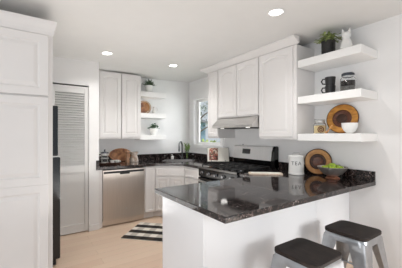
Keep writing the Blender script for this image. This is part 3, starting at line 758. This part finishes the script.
def disc_parts(root, specs):
    for nm, prof, m in specs:
        b = B(); b.lathe(prof, seg=48); obj(nm, b, m, root, True, False)
t = thing('round_board', 'round amber wooden board with dark carved centre on lowest right shelf', 'board', (2.885, 1.395, 1.404))
R = .160
disc_parts(t, [('board', [(.0, 0), (R-.004, 0), (R, .004), (R, .016), (R-.004, .02), (.100, .02), (.098, .012), (0, .012)], M['amber']),
               ('carved_ring', [(.050, .0125), (.097, .0125), (.0975, .019), (.090, .0225), (.062, .0225), (.055, .018), (.054, .0125)], M['walnut']),
               ('carved_center', [(0, .0125), (.053, .0125), (.053, .016), (.03, .0205), (0, .021)], M['rimwood']),
               ('rim', [(R+.0005, .002), (R+.005, .004), (R+.005, .016), (R+.0005, .018), (R+.0005, .002)], M['rimwood'])])
def lean(o, loc_base, R_, face, tilt):
    """stand a lathed disc on its rim: face = heading of the disc's front in XY, tilt = lean back"""
    o.rotation_euler = (Matrix.Rotation(face, 4, 'Z') @ Matrix.Rotation(PI/2-tilt, 4, 'Y')).to_euler()
    o.location = Vector(loc_base)+Vector((-math.cos(face)*math.sin(tilt)*R_, -math.sin(face)*math.sin(tilt)*R_, R_*math.cos(tilt)+.001))
lean(t, (2.872, 1.428, 1.4045), R+.005, math.radians(188), math.radians(10))
t['label'] = 'round amber wooden board with dark carved centre on lowest right shelf'

c = (2.70, 1.262, 1.4045)
t = thing('bowl', 'plain white bowl in front of the round amber board', 'bowl', c)
b = B(); b.lathe([(0, 0), (.030, 0), (.033, .008), (.055, .03), (.070, .062), (.0755, .105), (.072, .105), (.066, .065), (.05, .036), (0, .018)], c, 36); obj('bowl_body', b, M['ceramic'], t, True)

c = (2.735, 1.600, 1.4045)
t = thing('storage_jar', 'clear glass jar of cream contents with round brown emblem', 'jar', c)
b = B(); b.lathe([(0, 0), (.060, 0), (.066, .006), (.066, .100), (.055, .118), (.044, .122), (.042, .12), (.052, .114), (.062, .098), (.062, .008), (0, .006)], c, 32); obj('jar_body', b, M['glass'], t, True)
b = B(); b.lathe([(0, .0075), (.060, .0075), (.060, .085), (.04, .092), (0, .090)], c, 28); obj('contents', b, M['jarfill'], t, True)
b = B(); b.lathe([(0, .123), (.046, .123), (.049, .128), (.049, .142), (.044, .147), (0, .147)], c, 28); obj('lid', b, M['steel_l'], t, True)
b = B(); hd = Vector((-.88, -.47, 0)).normalized(); sd = Vector((-hd.y, hd.x, 0)); C3 = Vector(c)
b.tube([C3+sd*.045+Vector((0, 0, .118)), C3+sd*.055+Vector((0, 0, .152)), C3-sd*.055+Vector((0, 0, .158)), C3-sd*.045+Vector((0, 0, .118))], .003, 8); obj('wire_bail', b, M['black_metal'], t, True)
def on_cyl(b_, c_, rad, heading, pts2, r):
    """tube drawn on a cylinder wall from (arc, height) points"""
    P = []
    for s_, z_ in pts2:
        a_ = heading+s_/rad; P.append((c_[0]+rad*math.cos(a_), c_[1]+rad*math.sin(a_), c_[2]+z_))
    b_.tube(P, r, 6)
b = B(); hdg = math.atan2(-.47, -.88)+.2
on_cyl(b, c, .0668, hdg, [(.030*math.cos(k*PI/12), .046+.030*math.sin(k*PI/12)) for k in range(25)], .005)
on_cyl(b, c, .0668, hdg, [(.013*math.cos(k*PI/8), .046+.013*math.sin(k*PI/8)) for k in range(17)], .004)
on_cyl(b, c, .0668, hdg, [(0, .05), (0, .058)], .003)
obj('emblem', b, M['brownink'], t)

t = thing('scoop', 'small wooden scoop beside the cream jar on lowest right shelf', 'scoop', (2.70, 1.48, 1.4045))
b = B(); b.tube([(2.70, 1.498, 1.412), (2.72, 1.480, 1.455), (2.74, 1.462, 1.495)], [.007, .007, .008], 8); b.sphere((2.695, 1.502, 1.419), .014, 2); obj('scoop_body', b, M['honey'], t, True)

# ------------------------------------------------------------------ items on the peninsula
c = (2.70, 1.878, CT+.0005)
t = thing('canister', 'white canister with lettering TEA on the peninsula counter', 'canister', c)
b = B(); b.lathe([(0, 0), (.088, 0), (.092, .004), (.092, .020), (.088, .024), (.086, .205), (.088, .212), (0, .212)], c, 40); obj('can_body', b, M['ceramic'], t, True)
b = B(); b.lathe([(0, .2125), (.09, .2125), (.091, .22), (.086, .230), (.03, .238), (0, .239)], c, 40); lid = obj('lid', b, M['ceramic'], t, True)
b = B(); cc = Vector(c); b.tube([cc+Vector((-.03, .03, .236)), cc+Vector((-.025, .025, .258)), cc+Vector((.025, -.025, .258)), cc+Vector((.03, -.03, .236))], .005, 8); obj('lid_handle', b, M['steel_l'], lid, True)
fc = bpy.data.curves.new('tea_text', 'FONT'); fc.body = 'TEA'; fc.size = .062; fc.align_x = 'CENTER'; fc.space_character = 1.15; fc.extrude = 0; fc.resolution_u = 3
fo = bpy.data.objects.new('tea_text', fc); COL.objects.link(fo)
dg = bpy.context.evaluated_depsgraph_get(); me = bpy.data.meshes.new_from_object(fo.evaluated_get(dg)); bpy.data.objects.remove(fo, do_unlink=True)
bm = bmesh.new(); bm.from_mesh(me); bmesh.ops.triangulate(bm, faces=bm.faces); bmesh.ops.subdivide_edges(bm, edges=bm.edges, cuts=2)
hd = math.atan2(-c[1], -c[0]); b = B()
for v in bm.verts:
    a = hd+v.co.x/.0875; z = v.co.y+.118; v.co = Vector((c[0]+.0882*math.cos(a), c[1]+.0882*math.sin(a), c[2]+z))
b.add(bm); obj('lettering', b, M['ink'], t)

R = .148
t = thing('round_plate', 'round carved wooden plate leaning upright beside the tea canister', 'plate', (2.85, 1.70, CT))
disc_parts(t, [('plate', [(.0, 0), (R-.006, 0), (R, .006), (R, .02), (R-.006, .028), (.098, .020), (.086, .014), (0, .010)], M['honey']),
               ('dark_ring', [(.056, .0160), (.084, .0165), (.092, .0225), (.086, .027), (.066, .027), (.057, .022), (.056, .016)], M['rimwood']),
               ('hollow', [(0, .0125), (.055, .0160), (.0555, .020), (.04, .017), (0, .0145)], M['walnut']),
               ('rim', [(R+.0005, .003), (R+.007, .008), (R+.007, .020), (R+.0005, .024), (R+.0005, .003)], M['rimwood'])])
lean(t, (2.868, 1.705, CT+.0005), R+.007, math.radians(197), math.radians(9))

c = (2.745, 1.462, CT+.0005)
t = thing('fruit_bowl', 'hammered silver bowl on copper foot on the peninsula counter', 'bowl', c)
b = B(); b.lathe([(0, .030), (.05, .031), (.09, .05), (.125, .085), (.146, .118), (.152, .128), (.148, .131), (.140, .120), (.118, .088), (.085, .056), (0, .038)], c, 48); obj('bowl_body', b, M['silver'], t, True)
b = B(); b.lathe([(0, 0), (.07, 0), (.074, .006), (.062, .016), (.05, .0295), (0, .0295)], c, 36); obj('foot', b, M['copper'], t, True)
apr = [(0, -.030), (.016, -.031), (.030, -.024), (.037, -.006), (.037, .010), (.028, .027), (.014, .031), (.005, .027), (0, .022)]
ap = thing('apple', 'green apple in the middle of the silver bowl', 'apple', (c[0], c[1], c[2]+.120), 'green apples in the silver bowl')
b = B(); b.lathe(apr, seg=20); obj('flesh', b, M['apple'], ap, True, False)
b = B(); b.tube([(0, 0, .022), (.003, .002, .040)], .002, 6); obj('stem', b, M['bark'], ap, False, False)
apos = [(-.062, .048, .112, 'green apple at the left front of the silver bowl'), (-.065, -.035, .112, 'green apple at the front of the silver bowl'), (.045, .062, .114, 'green apple at the left back of the silver bowl'),
        (.010, -.076, .112, 'green apple at the right end of the silver bowl'), (.076, -.022, .114, 'green apple at the back of the silver bowl')]
ap.location = (c[0]+.002, c[1]+.0, c[2]+.138)
for dx, dy, dz, lb in apos:
    q = copy_tree(ap, (c[0]+dx, c[1]+dy, c[2]+dz), lb); q.rotation_euler = (random.uniform(-.3, .3), random.uniform(-.3, .3), random.random()*6)

t = thing('cutting_board', 'thin pale wooden board lying flat beside the stove', 'board', (2.40, 2.10, CT+.0005))
b = B(); b.prism(rrect(0, 0, .40, .15, .02), 0, .014, .003); obj('board', b, M['palewood'], t, shift=False)
b = B(); b.prism(rrect(.0, -.01, .34, .11, .01), .0145, .0185, .001); obj('folded_paper', b, M['page'], t, shift=False)
t.rotation_euler = (0, 0, math.radians(-42))

# ------------------------------------------------------------------ items on the back counter
def pt(x, y): return Vector((x, y, CT+.0005))
TC = pt(1.135, 4.28)
t = thing('serving_tray', 'dark oval tray holding french press and white cups', 'tray', TC)
b = B(); pr = [(.0, .0), (.165, 0), (.180, .012), (.186, .026), (.181, .027), (.174, .013), (.160, .006), (0, .006)]
b.lathe(pr, mtx=Matrix.Translation(TC) @ Matrix.Diagonal((1, .55, 1, 1)), seg=48); obj('tray_body', b, M['rimwood'], t, True)
c = TC+Vector((-.070, .024, .0072))
t = thing('french_press', 'glass french press with dark lid at left end of tray', 'french press', c)
XS = Matrix.Translation(c) @ Matrix.Diagonal((1.22, 1.22, 1.12, 1)) @ Matrix.Translation(-c)
def big(b): bmesh.ops.transform(b.bm, matrix=XS, verts=b.bm.verts); return b
b = B(); b.lathe([(0, 0), (.045, 0), (.048, .004), (.048, .150), (.045, .150), (.045, .008), (0, .006)], c, 28); obj('beaker', big(b), M['glass'], t, True)
b = B(); b.lathe([(0, .0075), (.044, .0075), (.044, .014), (0, .016)], c, 24); obj('plunger', big(b), M['steel_l'], t, True)
b = B(); b.lathe([(0, .151), (.050, .151), (.052, .158), (.046, .168), (.02, .176), (.008, .178), (.008, .192), (.013, .198), (.010, .208), (0, .210)], c, 28); obj('lid', big(b), M['copperglass'], t, True)
b = B(); b.tube([c+Vector((-.049, -.01, .14)), c+Vector((-.085, -.02, .135)), c+Vector((-.09, -.02, .08)), c+Vector((-.075, -.017, .035)), c+Vector((-.049, -.01, .03))], .008, 10); obj('handle', big(b), M['black_gloss'], t, True)
b = B()
for z in (.012, .075, .140): b.lathe([(.0485, z), (.0505, z), (.0505, z+.012), (.0485, z+.012), (.0485, z)], c, 28)
for k in range(4):
    a = k*PI/2+.4; b.tube([c+Vector((.050*math.cos(a), .050*math.sin(a), .012)), c+Vector((.050*math.cos(a), .050*math.sin(a), .152))], .003, 6)
obj('metal_frame', big(b), M['steel_l'], t, True)
def cup(c, label):
    t = thing('cup', label, 'cup', c, 'white cups on the dark tray')
    b = B(); b.lathe([(0, 0), (.022, 0), (.026, .006), (.036, .055), (.033, .055), (.024, .010), (0, .008)], seg=24); obj('cup_body', b, M['ceramic'], t, True, False)
    b = B(); b.tube([(.034, 0, .045), (.052, 0, .043), (.054, 0, .026), (.031, 0, .018)], .004, 8); obj('handle', b, M['ceramic'], t, True, False)
    return t
k = cup(TC+Vector((.045, .0, .0065)), 'white cup on the tray next to the french press')
copy_tree(k, TC+Vector((.125, -.01, .0065)), 'white cup at the right end of the dark tray')
b = B()
for q in range(16):
    b.sphere(TC+Vector((-.06+.028*(q % 5)*.6+random.uniform(-.004, .004), -.045+.006*(q//5), .0165)), .010, 2)
tag(obj('berries', b, M['redfood']), 'dark red berries along the front of the tray', 'berries'); bpy.data.objects['berries']['kind'] = 'stuff'

t = thing('oval_board', 'oval brown wooden board leaning against the back wall', 'board', (1.31, 4.62, CT))
b = B(); b.lathe([(0, 0), (.20, 0), (.206, .005), (.206, .015), (.20, .02), (0, .02)], seg=56, mtx=Matrix.Diagonal((.57, 1, 1, 1))); obj('board', b, M['brownwood'], t, True, False)
b = B(); b.lathe([(.17, .0202), (.178, .0202), (.178, .0215), (.17, .0215), (.17, .0202)], seg=56, mtx=Matrix.Diagonal((.50, 1, 1, 1))); obj('juice_groove', b, M['walnut'], t, True, False)
lean(t, (1.435, 4.640, CT+.0005), .206*.57, math.radians(-90), math.radians(12))

c = pt(1.475, 4.40)
t = thing('pepper_mill', 'turned brown wooden pepper mill beside the oval board', 'pepper mill', c)
b = B(); b.lathe([(0, 0), (.036, 0), (.038, .006), (.034, .05), (.026, .085), (.030, .105), (.030, .13), (.024, .138), (0, .138)], c, 24); obj('mill_body', b, M['millwood'], t, True)
b = B(); b.lathe([(0, .1385), (.026, .1385), (.034, .155), (.033, .185), (.02, .200), (.008, .203), (.008, .212), (0, .216)], c, 24); obj('mill_head', b, M['millwood'], t, True)
c = pt(1.615, 4.46)
t = thing('pitcher', 'speckled cream and brown stoneware pitcher right of the pepper mill', 'pitcher', c)
XS = Matrix.Translation(c) @ Matrix.Diagonal((1.2, 1.2, 1.0, 1)) @ Matrix.Translation(-c)
b = B(); b.lathe([(0, 0), (.060, 0), (.066, .006), (.058, .06), (.046, .105), (.050, .135), (.066, .172), (.062, .172), (.046, .136), (.042, .105), (.052, .06), (.055, .012), (0, .01)], c, 32); obj('pitcher_body', big(b), M['stoneware'], t, True)
b = B(); b.tube([c+Vector((-.058, 0, .155)), c+Vector((-.09, -.01, .14)), c+Vector((-.088, -.01, .09)), c+Vector((-.058, 0, .058))], .008, 10); obj('handle', big(b), M['stoneware'], t, True)

# ------------------------------------------------------------------ sink area
c = pt(2.64, 4.50)
t = thing('faucet', 'dark gooseneck faucet standing behind the corner sink', 'faucet', c)
b = B(); b.lathe([(0, 0), (.028, 0), (.030, .006), (.022, .014), (.018, .05), (0, .05)], c, 24); obj('base', b, M['black_metal'], t, True)
sd = (Vector((SCX, SCY, 0))-Vector((c.x, c.y, 0))).normalized(); sd = (sd+Vector((-.5, -.05, 0))).normalized()
pts = [c+Vector((0, 0, .05)), c+Vector((0, 0, .16)), c+Vector((0, 0, .255))]
for k in range(1, 11):
    a = PI-k*PI/10; pts.append(c+sd*(.075+.075*math.cos(a))+Vector((0, 0, .255+.085*math.sin(a))))
pts.append(c+sd*.15+Vector((0, 0, .205)))
b = B(); b.tube(pts, .016, 14); obj('spout', b, M['black_metal'], t, True)
b = B(); b.tube([pts[-1]+Vector((0, 0, .004)), pts[-1]+Vector((0, 0, -.055))], [.017, .019], 14); obj('spray_head', b, M['black_metal'], t, True)
b = B(); pr = Vector((sd.y, -sd.x, 0)); b.tube([c+pr*.018+Vector((0, 0, .035)), c+pr*.04+Vector((0, 0, .04)), c+pr*.075+Vector((0, 0, .075))], [.009, .008, .006], 10); obj('lever', b, M['black_metal'], t, True)

c = pt(2.71, 4.42)
t = thing('vase', 'clear glass vase of fresh green sprigs beside the faucet', 'vase', c)
b = B(); b.lathe([(0, 0), (.042, 0), (.046, .005), (.048, .12), (.040, .15), (.036, .15), (.044, .118), (.042, .010), (0, .008)], c, 28); obj('vase_body', b, M['glass'], t, True)
b = B()
for k in range(14):
    a = k*2.4; tip = c+Vector((.05*math.cos(a), .05*math.sin(a), random.uniform(.24, .33)))
    b.tube([c+Vector((.012*math.cos(a), .012*math.sin(a), .012)), c+Vector((.022*math.cos(a), .022*math.sin(a), .15)), tip], .0018, 5)
    for j in range(9):
        p = c.lerp(tip, .55+.05*j); v = Vector((random.gauss(0, 1), random.gauss(0, 1), random.gauss(.4, .5))).normalized()*.045; b.blade(p, p+v, .012)
obj('sprigs', b, M['leaf_g'], t)
c = pt(2.425, 4.52)
t = thing('soap_pump', 'small white soap pump on the counter left of faucet', 'soap pump', c)
b = B(); b.lathe([(0, 0), (.026, 0), (.028, .004), (.028, .05), (.015, .062), (.009, .064), (0, .064)], c, 24); obj('bottle', b, M['ceramic'], t, True)
b = B(); b.tube([c+Vector((0, 0, .0645)), c+Vector((0, 0, .09)), c+Vector((-.03, -.02, .092)), c+Vector((-.036, -.024, .084))], .005, 8); obj('nozzle', b, M['steel_l'], t, True)
c = pt(2.80, 4.33)
t = thing('soap_bottle', 'clear soap bottle standing right of the green vase', 'bottle', c)
b = B(); b.lathe([(0, 0), (.030, 0), (.032, .004), (.032, .085), (.012, .10), (.010, .11), (.007, .11), (.009, .098), (.028, .083), (.028, .006), (0, .005)], c, 24); obj('bottle_body', b, M['glass'], t, True)
b = B(); b.tube([c+Vector((0, 0, .1105)), c+Vector((0, 0, .135)), c+Vector((-.03, 0, .137))], .005, 8); obj('nozzle', b, M['steel_l'], t, True)

# cookbook on a stand
c = pt(2.75, 3.46)
hd = math.atan2(-c.y, -c.x)                         # turned to the room
fr = Matrix.Translation(c) @ Matrix.Rotation(hd+PI/2+.08, 4, 'Z')   # local x = along the book, local -y = front
t = thing('book_stand', 'black wire stand under the open cookbook', 'book stand', c)
b = B(); b.tube([(-.12, -.045, .006), (.12, -.045, .006)], .005, 8, mtx=fr); b.tube([(-.12, .11, .006), (.12, .11, .006)], .005, 8, mtx=fr)
for x in (-.12, .12):
    b.tube([(x, -.055, .045), (x, -.055, .022), (x, -.045, .006), (x, .11, .006)], .005, 8, mtx=fr)
    b.tube([(x, -.01, .008), (x, .085, .25)], .005, 8, mtx=fr); b.tube([(x, .11, .006), (x, .07, .2)], .004, 8, mtx=fr)
obj('stand_frame', b, M['black_matte'], t, True)
t = thing('cookbook', 'open cookbook with red food picture left of the stove', 'book', c)
tl = math.radians(21); fb = fr @ Matrix.Translation((0, -.048, .022)) @ Matrix.Rotation(-tl, 4, 'X')
def page(b_, x0, x1, sg, off):
    tb = bmesh.new(); N = 8; V = []
    for i in range(N+1):
        q = i/N; x = x0+(x1-x0)*q; bow = -.012*math.sin(PI*min(1, q*1.1))-.004
        V.append([tb.verts.new((x, y+bow*f_-off*(1-f_), z)) for y, f_, z in ((0, 1, 0), (0, 1, .245), (0, 0, .245), (0, 0, 0))])
    for a, c_ in zip(V, V[1:]):
        for k_ in range(4): tb.faces.new((a[k_], a[(k_+1) % 4], c_[(k_+1) % 4], c_[k_]))
    tb.faces.new(V[0]); tb.faces.new(V[-1]); bmesh.ops.recalc_face_normals(tb, faces=tb.faces); b_.add(tb, fb)
b = B(); page(b, .0, .185, 1, 0); obj('text_page', b, M['page'], t)
b = B(); page(b, -.0005, -.185, -1, 0); pg = obj('picture_page', b, M['page'], t)
b = B(); tb = bmesh.new(); N = 8; V = []
for i in range(N+1):
    q = i/N; x = -.004-.150*q; bow = -.012*math.sin(PI*min(1, (-x/.185)*1.1))-.0055
    V.append([tb.verts.new((x, bow, .02)), tb.verts.new((x, bow, .238))])
for a, c_ in zip(V, V[1:]): tb.faces.new((a[0], a[1], c_[1], c_[0]))
b.add(tb, fb); obj('food_picture', b, M['food'], pg)
b = B(); b.box(-.19, .19, .001, .006, -.002, .25); bmesh.ops.transform(b.bm, matrix=fb, verts=b.bm.verts); obj('cover', b, M['ink'], t)

# ------------------------------------------------------------------ items on the middle back shelf
R = .13
t = thing('round_board', 'round wooden board leaning on the middle back shelf', 'board', (1.86, 4.66, 1.80))
disc_parts(t, [('board', [(.0, 0), (R-.004, 0), (R, .004), (R, .014), (R-.004, .018), (0, .018)], M['honey']), ('rim', [(R-.028, .0185), (R-.012, .0185), (R-.012, .021), (R-.028, .021), (R-.028, .0185)], M['palewood'])])
lean(t, (1.895, 4.655, 1.8005), R, math.radians(-98), math.radians(11))
R = .105
t = thing('round_board', 'smaller wooden board in front of another on the middle back shelf', 'board', (1.9, 4.6, 1.80))
disc_parts(t, [('board', [(.0, 0), (R-.004, 0), (R, .004), (R, .012), (R-.004, .016), (0, .016)], M['brownwood'])])
lean(t, (1.835, 4.600, 1.8005), R, math.radians(-98), math.radians(11))
c = Vector((2.07, 4.60, 1.8005))
t = thing('pitcher', 'slim white pitcher with a handle on the middle back shelf', 'pitcher', c)
b = B(); b.lathe([(0, 0), (.032, 0), (.036, .006), (.042, .045), (.030, .090), (.026, .115), (.033, .140), (.030, .140), (.023, .115), (.026, .09), (.037, .046), (0, .01)], c, 28); obj('pitcher_body', b, M['ceramic'], t, True)
b = B(); b.tube([c+Vector((.030, 0, .13)), c+Vector((.060, -.01, .125)), c+Vector((.064, -.01, .08)), c+Vector((.040, 0, .05))], .006, 10); obj('handle', b, M['ceramic'], t, True)
